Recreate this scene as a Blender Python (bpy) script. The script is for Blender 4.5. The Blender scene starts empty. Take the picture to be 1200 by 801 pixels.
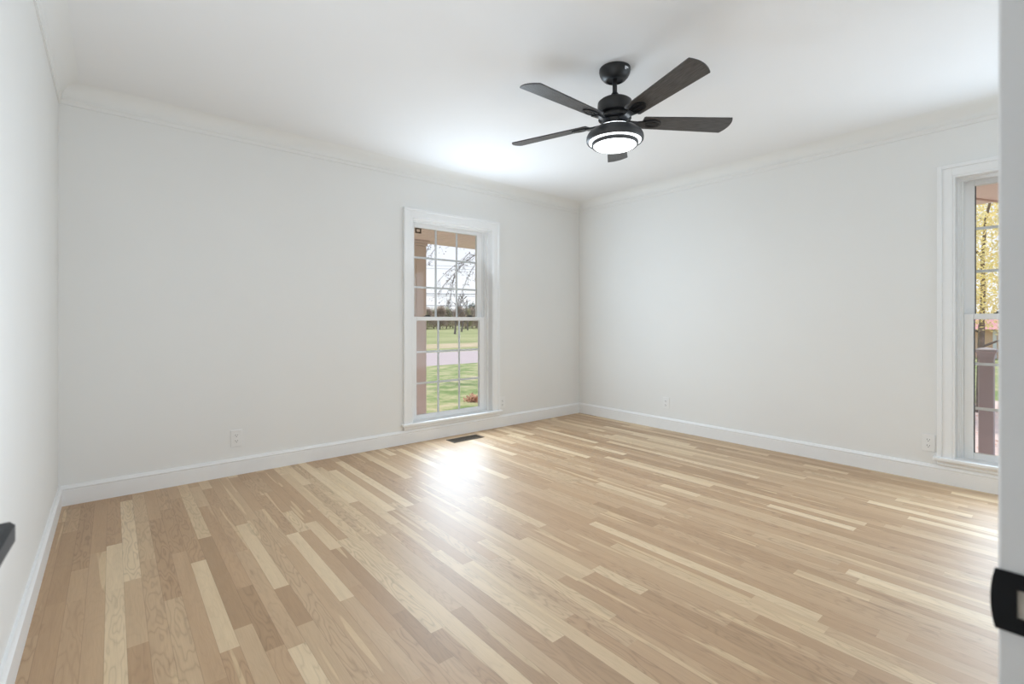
import bpy, bmesh, math, random
from mathutils import Vector, Matrix, Quaternion
from math import sin, cos, pi, radians

SC = bpy.context.scene
COL = SC.collection

# ------------------------------------------------------------------ camera
EYE = 1.065
cam_d = bpy.data.cameras.new('camera')
cam = bpy.data.objects.new('camera', cam_d)
COL.objects.link(cam)
cam.location = (0, 0, EYE)
cam.rotation_euler = (radians(90), 0, radians(-39.9))
cam_d.sensor_width = 36
cam_d.lens = 561 / 1200 * 36
cam_d.shift_y = -24.5 / 1200
cam_d.clip_start = 0.02
cam_d.clip_end = 500
cam_d.dof.use_dof = True
cam_d.dof.focus_distance = 3.2
cam_d.dof.aperture_fstop = 5.6
SC.camera = cam

# ------------------------------------------------------------------ render look
vs = SC.view_settings
vs.view_transform = 'Standard'
vs.look = 'None'
vs.gamma = 1
vs.use_curve_mapping = False
vs.exposure = 0.34
SC.cycles.max_bounces = 14
SC.cycles.diffuse_bounces = 8
SC.cycles.transparent_max_bounces = 16
SC.cycles.sample_clamp_indirect = 6
SC.cycles.caustics_reflective = False
SC.cycles.caustics_refractive = False

# ------------------------------------------------------------------ sky, sun, daylight at the windows
W = bpy.data.worlds.new('World')
SC.world = W
W.use_nodes = True
wn = W.node_tree
wn.nodes.clear()
wo = wn.nodes.new('ShaderNodeOutputWorld')
wb = wn.nodes.new('ShaderNodeBackground')
wt = wn.nodes.new('ShaderNodeTexCoord')
ws = wn.nodes.new('ShaderNodeSeparateXYZ')
wr = wn.nodes.new('ShaderNodeValToRGB')
wr.color_ramp.elements[0].position = 0.0
wr.color_ramp.elements[0].color = (0.93, 0.94, 0.97, 1)
wr.color_ramp.elements[1].position = 0.45
wr.color_ramp.elements[1].color = (0.50, 0.66, 0.92, 1)
e = wr.color_ramp.elements.new(0.14)
e.color = (0.86, 0.89, 0.97, 1)
wn.links.new(wt.outputs['Generated'], ws.inputs[0])
wn.links.new(ws.outputs['Z'], wr.inputs[0])
wn.links.new(wr.outputs[0], wb.inputs[0])
wb.inputs[1].default_value = 0.95
wn.links.new(wb.outputs[0], wo.inputs[0])

def lamp(name, kind, energy, loc, rot, color=(1, 1, 1), size=None, size_y=None):
    d = bpy.data.lights.new(name, kind)
    d.energy = energy
    d.color = color
    if kind == 'AREA':
        d.shape = 'RECTANGLE'
        d.size = size
        d.size_y = size_y
    o = bpy.data.objects.new(name, d)
    o.location = loc
    o.rotation_euler = rot
    COL.objects.link(o)
    return o

sun = lamp('sun', 'SUN', 2.9, (0, 0, 30), (0, 0, 0), (1.0, 0.95, 0.86))
sun.rotation_euler = Vector((-0.30, -0.48, -0.86)).to_track_quat('-Z', 'Y').to_euler()
sun.data.angle = radians(0.6)
DAY = (0.70, 0.855, 1.0)
day_far = lamp('daylight_far', 'AREA', 25, (2.469, 3.77, 1.07), (radians(-90), 0, 0), DAY, 0.70, 1.68)
day_right = lamp('daylight_right', 'AREA', 21.5, (4.175, 0.09, 1.08), (0, radians(90), 0), DAY, 1.68, 0.70)
hall_fill = lamp('hall_fill_light', 'AREA', 4, (0.1, -1.0, 2.35), (0, 0, 0), (0.92, 0.96, 1), 0.5, 0.5)  # unseen fill lamp added in the hall to brighten the room
# lamp added inside the far window, imitating light off the sunlit ground
bounce_fill = lamp('ground_bounce_fill', 'AREA', 3.8, (2.469, 3.66, 1.35), (0, 0, 0), (0.78, 0.89, 1.0), 0.6, 0.2)
bounce_fill.rotation_euler = Vector((0, -0.75, 0.66)).to_track_quat('-Z', 'Y').to_euler()
# the photographer's flash, bounced up off the left wall and ceiling
flash = lamp('bounce_flash', 'AREA', 9.8, (0.35, 0.85, 0.75), (0, 0, 0), (0.78, 0.885, 1.0), 0.7, 0.7)
flash.rotation_euler = Vector((-0.30, 0.60, 0.76)).to_track_quat('-Z', 'Y').to_euler()

# ------------------------------------------------------------------ helpers
def tag(o, label=None, cat=None, group=None, kind=None):
    if label: o['label'] = label
    if cat: o['category'] = cat
    if group: o['group'] = group
    if kind: o['kind'] = kind
    return o

def empty(name, loc=(0, 0, 0), rz=0.0, parent=None):
    o = bpy.data.objects.new(name, None)
    o.empty_display_size = 0.1
    o.location = loc
    o.rotation_euler = (0, 0, rz)
    o.parent = parent
    COL.objects.link(o)
    return o

def obj(name, bm, mat, parent=None, loc=(0, 0, 0), smooth=False, angle=None):
    bmesh.ops.recalc_face_normals(bm, faces=bm.faces)
    me = bpy.data.meshes.new(name)
    bm.to_mesh(me)
    bm.free()
    if smooth:
        for p in me.polygons: p.use_smooth = True
        if angle is not None:
            me.set_sharp_from_angle(angle=radians(angle))
    for m in (mat if isinstance(mat, (list, tuple)) else [mat]):
        me.materials.append(m)
    o = bpy.data.objects.new(name, me)
    o.location = loc
    o.parent = parent
    COL.objects.link(o)
    return o

def NB(): return bmesh.new()

def box(bm, x0, x1, y0, y1, z0, z1, bevel=0.0, seg=1):
    vs_ = [bm.verts.new((x, y, z)) for x in (x0, x1) for y in (y0, y1) for z in (z0, z1)]
    q = [(0, 1, 3, 2), (4, 6, 7, 5), (0, 4, 5, 1), (2, 3, 7, 6), (0, 2, 6, 4), (1, 5, 7, 3)]
    fs = [bm.faces.new([vs_[i] for i in f]) for f in q]
    if bevel > 0:
        es = list({e for f in fs for e in f.edges})
        bmesh.ops.bevel(bm, geom=es, offset=bevel, segments=seg, affect='EDGES', profile=0.5)
    return bm

def BX(*a, **k): return box(NB(), *a, **k)

def lathe(bm, prof, seg=32, mat=Matrix.Identity(4), cap=True):
    """prof: list of (r, z); revolve about z."""
    rings = []
    for r, z in prof:
        if r < 1e-6:
            rings.append([bm.verts.new(mat @ Vector((0, 0, z)))])
        else:
            rings.append([bm.verts.new(mat @ Vector((r * cos(2 * pi * i / seg), r * sin(2 * pi * i / seg), z))) for i in range(seg)])
    for a, b in zip(rings, rings[1:]):
        for i in range(seg):
            j = (i + 1) % seg
            if len(a) == 1 and len(b) == 1: continue
            if len(a) == 1: bm.faces.new((a[0], b[i], b[j]))
            elif len(b) == 1: bm.faces.new((a[i], b[0], a[j]))
            else: bm.faces.new((a[i], b[i], b[j], a[j]))
    if cap:
        for r in (rings[0], rings[-1]):
            if len(r) > 2: bm.faces.new(r)
    return bm

def tube(bm, p0, p1, r0, r1, seg=6, cap=True):
    p0 = Vector(p0); p1 = Vector(p1)
    d = p1 - p0
    if d.length < 1e-6: return
    q = d.to_track_quat('Z', 'Y')
    a = [bm.verts.new(p0 + q @ Vector((r0 * cos(2 * pi * i / seg), r0 * sin(2 * pi * i / seg), 0))) for i in range(seg)]
    b = [bm.verts.new(p1 + q @ Vector((r1 * cos(2 * pi * i / seg), r1 * sin(2 * pi * i / seg), 0))) for i in range(seg)]
    for i in range(seg):
        j = (i + 1) % seg
        bm.faces.new((a[i], a[j], b[j], b[i]))
    if cap:
        bm.faces.new(a[::-1]); bm.faces.new(b)

def prism(bm, pts, z0, z1):
    """pts: 2D outline (x, y) extruded in z"""
    a = [bm.verts.new((x, y, z0)) for x, y in pts]
    b = [bm.verts.new((x, y, z1)) for x, y in pts]
    n = len(pts)
    bm.faces.new(a[::-1]); bm.faces.new(b)
    for i in range(n):
        j = (i + 1) % n
        bm.faces.new((a[i], a[j], b[j], b[i]))
    return bm

def wall_run(bm, p0, p1, prof, m0=1, m1=1):
    """Sweep a profile [(depth from wall, z)] from p0 to p1; the room lies to the left of p0->p1 ... depth goes that way.
    m = 1 inside-corner mitre, -1 outside-corner mitre, 0 square end."""
    p0 = Vector((p0[0], p0[1], 0)); p1 = Vector((p1[0], p1[1], 0))
    t = (p1 - p0).normalized()
    n = Vector((-t.y, t.x, 0))
    A = [bm.verts.new(p0 + n * d + t * d * m0 + Vector((0, 0, z))) for d, z in prof]
    B = [bm.verts.new(p1 + n * d - t * d * m1 + Vector((0, 0, z))) for d, z in prof]
    k = len(prof)
    for i in range(k):
        j = (i + 1) % k
        bm.faces.new((A[i], A[j], B[j], B[i]))
    bm.faces.new(A[::-1]); bm.faces.new(B)

def s2l(c):
    return tuple((v / 255 / 12.92) if v / 255 <= 0.04045 else ((v / 255 + 0.055) / 1.055) ** 2.4 for v in c)

# ------------------------------------------------------------------ materials
def mat(name, rgb, rough=0.5, metal=0.0, spec=0.5, noise=0.0, nscale=20.0, bump=0.0, bscale=200.0, stretch=(1, 1, 1)):
    m = bpy.data.materials.new(name)
    m.use_nodes = True
    nt = m.node_tree
    b = nt.nodes['Principled BSDF']
    b.inputs['Roughness'].default_value = rough
    b.inputs['Metallic'].default_value = metal
    b.inputs['Specular IOR Level'].default_value = spec
    tc = nt.nodes.new('ShaderNodeTexCoord')
    mp = nt.nodes.new('ShaderNodeMapping')
    mp.inputs['Scale'].default_value = stretch
    nt.links.new(tc.outputs['Object'], mp.inputs[0])
    nz = nt.nodes.new('ShaderNodeTexNoise')
    nz.inputs['Scale'].default_value = nscale
    nz.inputs['Detail'].default_value = 4
    nt.links.new(mp.outputs[0], nz.inputs['Vector'])
    rp = nt.nodes.new('ShaderNodeValToRGB')
    lo = tuple(max(0, c * (1 - noise)) for c in rgb)
    hi = tuple(min(1, c * (1 + noise)) for c in rgb)
    rp.color_ramp.elements[0].position = 0.3
    rp.color_ramp.elements[0].color = (*lo, 1)
    rp.color_ramp.elements[1].position = 0.7
    rp.color_ramp.elements[1].color = (*hi, 1)
    nt.links.new(nz.outputs['Fac'], rp.inputs[0])
    nt.links.new(rp.outputs[0], b.inputs['Base Color'])
    if bump > 0:
        n2 = nt.nodes.new('ShaderNodeTexNoise')
        n2.inputs['Scale'].default_value = bscale
        nt.links.new(mp.outputs[0], n2.inputs['Vector'])
        bp = nt.nodes.new('ShaderNodeBump')
        bp.inputs['Strength'].default_value = bump
        bp.inputs['Distance'].default_value = 0.002
        nt.links.new(n2.outputs['Fac'], bp.inputs['Height'])
        nt.links.new(bp.outputs[0], b.inputs['Normal'])
    return m

M = {}
M['wall'] = mat('wall_paint', (0.80, 0.80, 0.785), 0.6, noise=0.006, nscale=3, bump=0.04, bscale=300)
M['ceiling'] = mat('ceiling_paint', (0.82, 0.82, 0.82), 0.8, noise=0.006, nscale=2, bump=0.05, bscale=250)
M['trim'] = mat('trim_paint', (0.84, 0.845, 0.845), 0.35, noise=0.005)
M['vinyl'] = mat('white_vinyl', (0.86, 0.865, 0.865), 0.3, noise=0.004)
M['grille'] = mat('white_grille', (0.92, 0.92, 0.93), 0.3, noise=0.003)
M['black'] = mat('black_metal', (0.006, 0.006, 0.0065), 0.5, spec=0.2, noise=0.1, nscale=60)
M['strike'] = mat('black_plate', (0.007, 0.008, 0.010), 0.5, spec=0.25, noise=0.1, nscale=60)
M['mortise'] = mat('bare_wood', (0.50, 0.46, 0.40), 0.7, noise=0.15, nscale=60)
M['fan_black'] = mat('fan_black', (0.014, 0.014, 0.015), 0.42, noise=0.1, nscale=60)
M['fan_grey'] = mat('fan_trim_ring', (0.05, 0.053, 0.058), 0.4, noise=0.05, nscale=60)
M['iron'] = mat('blade_iron_black', (0.022, 0.023, 0.026), 0.28, metal=0.3, noise=0.1, nscale=60)
M['blade'] = mat('blade_wood', (0.060, 0.057, 0.057), 0.36, noise=0.5, nscale=14, bump=0.25, bscale=60, stretch=(1.2, 14, 14))
M['plate'] = mat('outlet_plastic', (0.82, 0.82, 0.81), 0.35, noise=0.005)
M['slot'] = mat('outlet_slot', (0.07, 0.07, 0.07), 0.6, noise=0.05)
M['bronze'] = mat('dark_bronze', (0.075, 0.055, 0.036), 0.45, metal=0.4, noise=0.3, nscale=90)
M['duct_shade'] = mat('duct_shade_black', (0.012, 0.010, 0.008), 0.7, noise=0.1)
M['lock'] = mat('sash_lock_grey', (0.05, 0.047, 0.042), 0.4, noise=0.1)
M['gasket'] = mat('glazing_gasket', (0.16, 0.16, 0.17), 0.6, noise=0.05)
M['porch_ceiling'] = mat('porch_boards', s2l((228, 214, 212)), 0.6, noise=0.05, nscale=8, stretch=(1, 10, 1))
M['porch_pink'] = mat('porch_soffit_paint', s2l((226, 208, 204)), 0.6, noise=0.03)
M['post_tan'] = mat('post_tan_paint', s2l((206, 195, 189)), 0.6, noise=0.04, nscale=6)
M['post_grey'] = mat('post_grey_paint', s2l((168, 163, 166)), 0.6, noise=0.04, nscale=6)
M['bark'] = mat('bark', s2l((128, 116, 110)), 0.9, noise=0.3, nscale=12)
M['twig'] = mat('twig_bark', s2l((138, 126, 122)), 0.9, noise=0.2, nscale=12)
M['wire'] = mat('cable', s2l((120, 122, 132)), 0.7, noise=0.05)
M['pole'] = mat('pole_wood', s2l((110, 94, 82)), 0.9, noise=0.2, nscale=6)
M['roof_red'] = mat('roof_shingle', s2l((206, 146, 142)), 0.9, noise=0.15, nscale=4)
M['white_ext'] = mat('exterior_white', (0.8, 0.8, 0.8), 0.5, noise=0.02)
M['asphalt'] = mat('road', s2l((182, 164, 162)), 0.9, noise=0.05, nscale=4)
M['concrete'] = mat('concrete', s2l((214, 190, 182)), 0.9, noise=0.10, nscale=9)
M['siding'] = mat('house_outside', s2l((196, 170, 160)), 0.8, noise=0.05)

def leaf_mat(name, rgb, var, scale):
    m = bpy.data.materials.new(name)
    m.use_nodes = True
    nt = m.node_tree
    nt.nodes.clear()
    N = nt.nodes.new; L = nt.links.new
    o = N('ShaderNodeOutputMaterial'); mx = N('ShaderNodeMixShader'); d = N('ShaderNodeBsdfDiffuse'); t = N('ShaderNodeBsdfTranslucent')
    tc = N('ShaderNodeTexCoord'); nz = N('ShaderNodeTexNoise'); rp = N('ShaderNodeValToRGB')
    nz.inputs['Scale'].default_value = scale; nz.inputs['Detail'].default_value = 4
    rp.color_ramp.elements[0].position = 0.32; rp.color_ramp.elements[0].color = (*[c * (1 - var) for c in rgb], 1)
    rp.color_ramp.elements[1].position = 0.68; rp.color_ramp.elements[1].color = (*[min(1, c * (1 + var)) for c in rgb], 1)
    L(tc.outputs['Object'], nz.inputs['Vector']); L(nz.outputs['Fac'], rp.inputs[0])
    L(rp.outputs[0], d.inputs[0]); L(rp.outputs[0], t.inputs[0])
    mx.inputs[0].default_value = 0.45
    L(d.outputs[0], mx.inputs[1]); L(t.outputs[0], mx.inputs[2]); L(mx.outputs[0], o.inputs[0])
    return m
M['leaf_yellow'] = leaf_mat('yellow_leaves', s2l((255, 232, 176)), 0.14, 2.5)
M['leaf_brown'] = leaf_mat('brown_leaves', s2l((206, 164, 142)), 0.35, 30)
M['leaf_bush'] = leaf_mat('bush_leaves', s2l((176, 170, 140)), 0.25, 0.8)
M['leaf_dull'] = leaf_mat('dull_brush', s2l((190, 172, 158)), 0.25, 0.8)
M['evergreen'] = leaf_mat('evergreen', s2l((128, 140, 130)), 0.25, 1.2)

def ground_mat(name, cols, scale, detail=6):
    m = bpy.data.materials.new(name)
    m.use_nodes = True
    nt = m.node_tree
    b = nt.nodes['Principled BSDF']
    b.inputs['Roughness'].default_value = 0.95
    b.inputs['Specular IOR Level'].default_value = 0.1
    tc = nt.nodes.new('ShaderNodeTexCoord')
    nz = nt.nodes.new('ShaderNodeTexNoise')
    nz.inputs['Scale'].default_value = scale
    nz.inputs['Detail'].default_value = detail
    nz.inputs['Roughness'].default_value = 0.65
    nt.links.new(tc.outputs['Object'], nz.inputs['Vector'])
    rp = nt.nodes.new('ShaderNodeValToRGB')
    els = rp.color_ramp.elements
    els[0].position = 0.35; els[0].color = (*s2l(cols[0]), 1)
    els[1].position = 0.66; els[1].color = (*s2l(cols[-1]), 1)
    for i, c in enumerate(cols[1:-1]):
        x = els.new(0.35 + 0.31 * (i + 1) / (len(cols) - 1)); x.color = (*s2l(c), 1)
    nt.links.new(nz.outputs['Fac'], rp.inputs[0])
    nt.links.new(rp.outputs[0], b.inputs['Base Color'])
    return m
M['lawn'] = ground_mat('lawn_grass', [(118, 134, 84), (140, 150, 100), (170, 166, 124), (190, 176, 144)], 2.2, 10)
M['field'] = ground_mat('field_grass', [(142, 146, 100), (158, 158, 112), (172, 166, 124)], 0.12, 6)
M['dry'] = ground_mat('dry_verge', [(176, 162, 126), (198, 176, 150)], 0.5, 5)
M['soil'] = ground_mat('leafy_bed', [(104, 96, 64), (150, 130, 92), (196, 170, 96)], 3.0, 8)

def brick_mat():
    m = bpy.data.materials.new('orange_brick')
    m.use_nodes = True
    nt = m.node_tree
    b = nt.nodes['Principled BSDF']
    b.inputs['Roughness'].default_value = 0.9
    tc = nt.nodes.new('ShaderNodeTexCoord')
    mp = nt.nodes.new('ShaderNodeMapping')
    mp.inputs['Rotation'].default_value = (radians(90), 0, radians(90))
    br = nt.nodes.new('ShaderNodeTexBrick')
    br.inputs['Color1'].default_value = (*s2l((242, 182, 142)), 1)
    br.inputs['Color2'].default_value = (*s2l((234, 166, 130)), 1)
    br.inputs['Mortar'].default_value = (*s2l((224, 190, 160)), 1)
    br.inputs['Scale'].default_value = 4.5
    nt.links.new(tc.outputs['Object'], mp.inputs[0])
    nt.links.new(mp.outputs[0], br.inputs[0])
    nt.links.new(br.outputs[0], b.inputs['Base Color'])
    return m
M['brick'] = brick_mat()

def glass_mat():
    m = bpy.data.materials.new('window_glass')
    m.use_nodes = True
    nt = m.node_tree
    nt.nodes.clear()
    o = nt.nodes.new('ShaderNodeOutputMaterial')
    mx = nt.nodes.new('ShaderNodeMixShader')
    tr = nt.nodes.new('ShaderNodeBsdfTransparent')
    tr.inputs[0].default_value = (0.97, 0.98, 0.98, 1)
    gl = nt.nodes.new('ShaderNodeBsdfGlossy')
    gl.inputs['Roughness'].default_value = 0.02
    fr = nt.nodes.new('ShaderNodeFresnel')
    fr.inputs[0].default_value = 1.18
    nt.links.new(fr.outputs[0], mx.inputs[0])
    nt.links.new(tr.outputs[0], mx.inputs[1])
    nt.links.new(gl.outputs[0], mx.inputs[2])
    nt.links.new(mx.outputs[0], o.inputs[0])
    return m
M['glass'] = glass_mat()

def emit_mat(name, col, strength):
    m = bpy.data.materials.new(name)
    m.use_nodes = True
    b = m.node_tree.nodes['Principled BSDF']
    b.inputs['Base Color'].default_value = (0.9, 0.9, 0.9, 1)
    b.inputs['Emission Color'].default_value = (*col, 1)
    b.inputs['Emission Strength'].default_value = strength
    return m
M['led'] = emit_mat('led_diffuser', (0.93, 0.97, 1.0), 3.0)
M['led_up'] = emit_mat('led_uplight', (0.86, 0.94, 1.0), 4.0)
M['led_ring'] = emit_mat('led_ring', (0.90, 0.96, 1.0), 1.5)

def floor_mat():
    m = bpy.data.materials.new('oak_strip_floor')
    m.use_nodes = True
    nt = m.node_tree
    N = nt.nodes.new; L = nt.links.new
    b = nt.nodes['Principled BSDF']
    at = N('ShaderNodeVertexColor'); at.layer_name = 'board'
    sp = N('ShaderNodeSeparateColor'); L(at.outputs[0], sp.inputs[0])
    uv = N('ShaderNodeUVMap'); uv.uv_map = 'UVMap'
    su = N('ShaderNodeSeparateXYZ'); L(uv.outputs[0], su.inputs[0])
    def math_(op, a, bb=None, c=None):
        n = N('ShaderNodeMath'); n.operation = op
        for i, v in enumerate((a, bb, c)):
            if v is None: continue
            if isinstance(v, (int, float)): n.inputs[i].default_value = v
            else: L(v, n.inputs[i])
        return n.outputs[0]
    # board colour
    rp = N('ShaderNodeValToRGB')
    cols = [(0.0, (154, 120, 86)), (0.18, (167, 134, 98)), (0.45, (182, 148, 112)), (0.68, (192, 162, 127)), (0.86, (206, 179, 142)), (1.0, (219, 195, 160))]
    els = rp.color_ramp.elements
    els[0].position = 0; els[0].color = (*s2l(cols[0][1]), 1)
    els[1].position = 1; els[1].color = (*s2l(cols[-1][1]), 1)
    for p, c in cols[1:-1]:
        x = els.new(p); x.color = (*s2l(c), 1)
    L(sp.outputs[0], rp.inputs[0])
    # per-board shifted coordinates
    off = math_('MULTIPLY', sp.outputs[1], 37.0)
    off2 = math_('MULTIPLY', sp.outputs[2], 53.0)
    cx = math_('ADD', su.outputs[0], off)
    cy = math_('ADD', su.outputs[1], off2)
    def vec(sx, sy):
        c = N('ShaderNodeCombineXYZ')
        L(math_('MULTIPLY', cx, sx), c.inputs[0]); L(math_('MULTIPLY', cy, sy), c.inputs[1])
        return c.outputs[0]
    # cathedral figure: bands of a slow stretched noise
    n1 = N('ShaderNodeTexNoise'); n1.inputs['Scale'].default_value = 1; n1.inputs['Detail'].default_value = 2.0
    L(vec(17, 2.6), n1.inputs['Vector'])
    ring = math_('PINGPONG', math_('MULTIPLY', n1.outputs['Fac'], 11.0), 0.5)
    ring = math_('MULTIPLY', ring, 2.0)
    figure = N('ShaderNodeMapRange'); L(sp.outputs[1], figure.inputs[0])
    figure.inputs[1].default_value = 0.35; figure.inputs[2].default_value = 0.95; figure.inputs[3].default_value = 0.05; figure.inputs[4].default_value = 0.26
    ringm = math_('SUBTRACT', 1.0, math_('MULTIPLY', math_('POWER', ring, 3.0), figure.outputs[0]))
    # fine pores
    n2 = N('ShaderNodeTexNoise'); n2.inputs['Scale'].default_value = 1; n2.inputs['Detail'].default_value = 3
    L(vec(420, 9), n2.inputs['Vector'])
    pore = math_('ADD', 0.89, math_('MULTIPLY', n2.outputs['Fac'], 0.22))
    # broad tone drift
    n3 = N('ShaderNodeTexNoise'); n3.inputs['Scale'].default_value = 1; n3.inputs['Detail'].default_value = 2
    L(vec(26, 1.6), n3.inputs['Vector'])
    drift = math_('ADD', 0.88, math_('MULTIPLY', n3.outputs['Fac'], 0.24))
    # mineral streaks and small knots
    n4 = N('ShaderNodeTexNoise'); n4.inputs['Scale'].default_value = 1; n4.inputs['Detail'].default_value = 4
    L(vec(30, 3.4), n4.inputs['Vector'])
    st = N('ShaderNodeMapRange'); L(n4.outputs['Fac'], st.inputs[0])
    st.inputs[1].default_value = 0.66; st.inputs[2].default_value = 0.80; st.inputs[3].default_value = 1.0; st.inputs[4].default_value = 0.58
    # sapwood edge, cream
    n5 = N('ShaderNodeTexNoise'); n5.inputs['Scale'].default_value = 1; n5.inputs['Detail'].default_value = 1
    L(vec(22, 1.1), n5.inputs['Vector'])
    sap = N('ShaderNodeMapRange'); L(n5.outputs['Fac'], sap.inputs[0])
    sap.inputs[1].default_value = 0.65; sap.inputs[2].default_value = 0.67; sap.inputs[3].default_value = 0.0; sap.inputs[4].default_value = 0.65
    mixs = N('ShaderNodeMix'); mixs.data_type = 'RGBA'
    L(sap.outputs[0], mixs.inputs[0]); L(rp.outputs[0], mixs.inputs[6]); mixs.inputs[7].default_value = (*s2l((214, 188, 148)), 1)
    # seams
    eu = math_('SUBTRACT', 0.0285, math_('ABSOLUTE', su.outputs[0]))
    seam = N('ShaderNodeMapRange'); L(eu, seam.inputs[0])
    seam.inputs[1].default_value = 0.0002; seam.inputs[2].default_value = 0.0012; seam.inputs[3].default_value = 0.72; seam.inputs[4].default_value = 1.0
    f = math_('MULTIPLY', ringm, pore)
    f = math_('MULTIPLY', f, drift)
    f = math_('MULTIPLY', f, st.outputs[0])
    f = math_('MULTIPLY', f, seam.outputs[0])
    mm = N('ShaderNodeMix'); mm.data_type = 'RGBA'; mm.blend_type = 'MULTIPLY'
    mm.inputs[0].default_value = 1.0
    cc = N('ShaderNodeCombineColor')
    L(f, cc.inputs[0]); L(math_('POWER', f, 1.12), cc.inputs[1]); L(math_('POWER', f, 1.25), cc.inputs[2])
    L(mixs.outputs[2], mm.inputs[6]); L(cc.outputs[0], mm.inputs[7])
    L(mm.outputs[2], b.inputs['Base Color'])
    b.inputs['Roughness'].default_value = 0.50
    b.inputs['Specular IOR Level'].default_value = 0.6
    b.inputs['Coat Weight'].default_value = 0.45
    b.inputs['Coat Roughness'].default_value = 0.48
    # slight waviness of the finish
    n6 = N('ShaderNodeTexNoise'); n6.inputs['Scale'].default_value = 1; n6.inputs['Detail'].default_value = 2
    L(vec(60, 6), n6.inputs['Vector'])
    bp = N('ShaderNodeBump'); bp.inputs['Strength'].default_value = 0.08; bp.inputs['Distance'].default_value = 0.001
    L(n6.outputs['Fac'], bp.inputs['Height']); L(bp.outputs[0], b.inputs['Normal'])
    return m
M['floor'] = floor_mat()

# ------------------------------------------------------------------ room shell
XL, XR, YF, YD, YB, CEIL = -0.235, 4.185, 3.78, 0.0285, -0.75, 2.43
XN = 0.75          # right end of the wall that holds the doorway
T = 0.17           # outer wall thickness
def struct(o): return tag(o, kind='structure')

def build_floor():
    bm = NB()
    uvl = bm.loops.layers.uv.new('UVMap')
    cl = bm.loops.layers.float_color.new('board')
    rnd = random.Random(11)
    w = 0.057
    x = -1.045
    y0, y1 = -2.1, 3.95
    while x < 4.35:
        y = y0 - rnd.random() * 0.9
        last = 0.5
        while y < y1:
            ln = rnd.choice((0.28, 0.38, 0.45, 0.55, 0.7, 0.85, 1.05, 1.3)) * rnd.uniform(0.85, 1.15)
            a, c = max(y, y0), min(y + ln, y1)
            if c > a + 0.01:
                vv = [bm.verts.new(p) for p in ((x, a, 0), (x + w, a, 0), (x + w, c, 0), (x, c, 0))]
                f = bm.faces.new(vv)
                tone = min(1, max(0, rnd.gauss(0.50, 0.17)))
                if rnd.random() < 0.12: tone = rnd.uniform(0.85, 1.0)
                col = (tone, rnd.random(), rnd.random(), 1)
                for lp, uvc in zip(f.loops, ((-w / 2, a), (w / 2, a), (w / 2, c), (-w / 2, c))):
                    lp[uvl].uv = uvc
                    lp[cl] = col
            y += ln
        x += w
    bm.normal_update()
    o = obj('floor', bm, M['floor'])
    return o
struct(build_floor())

bm = NB(); box(bm, XL - T, XR + T, YF, YF + T, 0, CEIL)
bm.free()
# window openings: (left, right, bottom, top)
WA = (2.02, 2.90, 0.175, 1.965)
WBY = (-0.36, 0.536, 0.175, 1.99)

bm = NB()
box(bm, XL - T, WA[0] - 0.02, YF, YF + T, 0, CEIL)
box(bm, WA[1] + 0.02, XR + T, YF, YF + T, 0, CEIL)
box(bm, WA[0] - 0.02, WA[1] + 0.02, YF, YF + T, 0, WA[2] - 0.02)
box(bm, WA[0] - 0.02, WA[1] + 0.02, YF, YF + T, WA[3] + 0.02, CEIL)
struct(obj('wall_far', bm, M['wall']))

bm = NB()
box(bm, XR, XR + T, WBY[1] + 0.02, YF, 0, CEIL)
box(bm, XR, XR + T, YB - 0.1, WBY[0] - 0.02, 0, CEIL)
box(bm, XR, XR + T, WBY[0] - 0.02, WBY[1] + 0.02, 0, WBY[2] - 0.02)
box(bm, XR, XR + T, WBY[0] - 0.02, WBY[1] + 0.02, WBY[3] + 0.02, CEIL)
struct(obj('wall_right', bm, M['wall']))

struct(obj('wall_left', BX(XL - 0.12, XL, YD, YF, 0, CEIL), M['wall']))

DJ0, DJ1, DTOP = -0.168, 0.54, 2.04      # faces of the door jambs, head
bm = NB()
box(bm, XL - 0.12, DJ0 - 0.02, -0.075, YD, 0, CEIL)
box(bm, DJ1 + 0.02, XN, -0.075, YD, 0, CEIL)
box(bm, DJ0 - 0.02, DJ1 + 0.02, -0.075, YD, DTOP + 0.02, CEIL)
box(bm, XN - 0.1, XN, YB, -0.075, 0, CEIL)
box(bm, XN - 0.1, XR, YB - 0.1, YB, 0, CEIL)
struct(obj('wall_back', bm, M['wall']))

bm = NB()
box(bm, -1.05, -1.0, -2.1, -0.075, 0, CEIL)
box(bm, -1.0, XN - 0.1, -2.1, -2.05, 0, CEIL)
box(bm, XN - 0.1, XN - 0.05, -2.1, YB - 0.1, 0, CEIL)
box(bm, -1.0, XL - 0.12, -0.125, -0.075, 0, CEIL)
struct(obj('wall_hall', bm, M['wall']))

struct(obj('ceiling', BX(-1.1, XR + T, -2.1, YF + T, CEIL, CEIL + 0.12), M['ceiling']))

# crown moulding
crown = [(0, CEIL - 0.115), (0.008, CEIL - 0.115), (0.010, CEIL - 0.094), (0.015, CEIL - 0.090), (0.0165, CEIL - 0.083), (0.014, CEIL - 0.077),
         (0.018, CEIL - 0.060), (0.026, CEIL - 0.043), (0.037, CEIL - 0.028), (0.050, CEIL - 0.016), (0.066, CEIL - 0.007), (0.082, CEIL - 0.002), (0.090, CEIL), (0, CEIL)]
loop = [(XL, YD), (XN, YD), (XN, YB), (XR, YB), (XR, YF), (XL, YF)]
mit = [1, -1, 1, 1, 1, 1]
bm = NB()
for i in range(6):
    wall_run(bm, loop[i], loop[(i + 1) % 6], crown, mit[i], mit[(i + 1) % 6])
struct(obj('trim_1', bm, M['wall'], smooth=True, angle=40))

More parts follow.
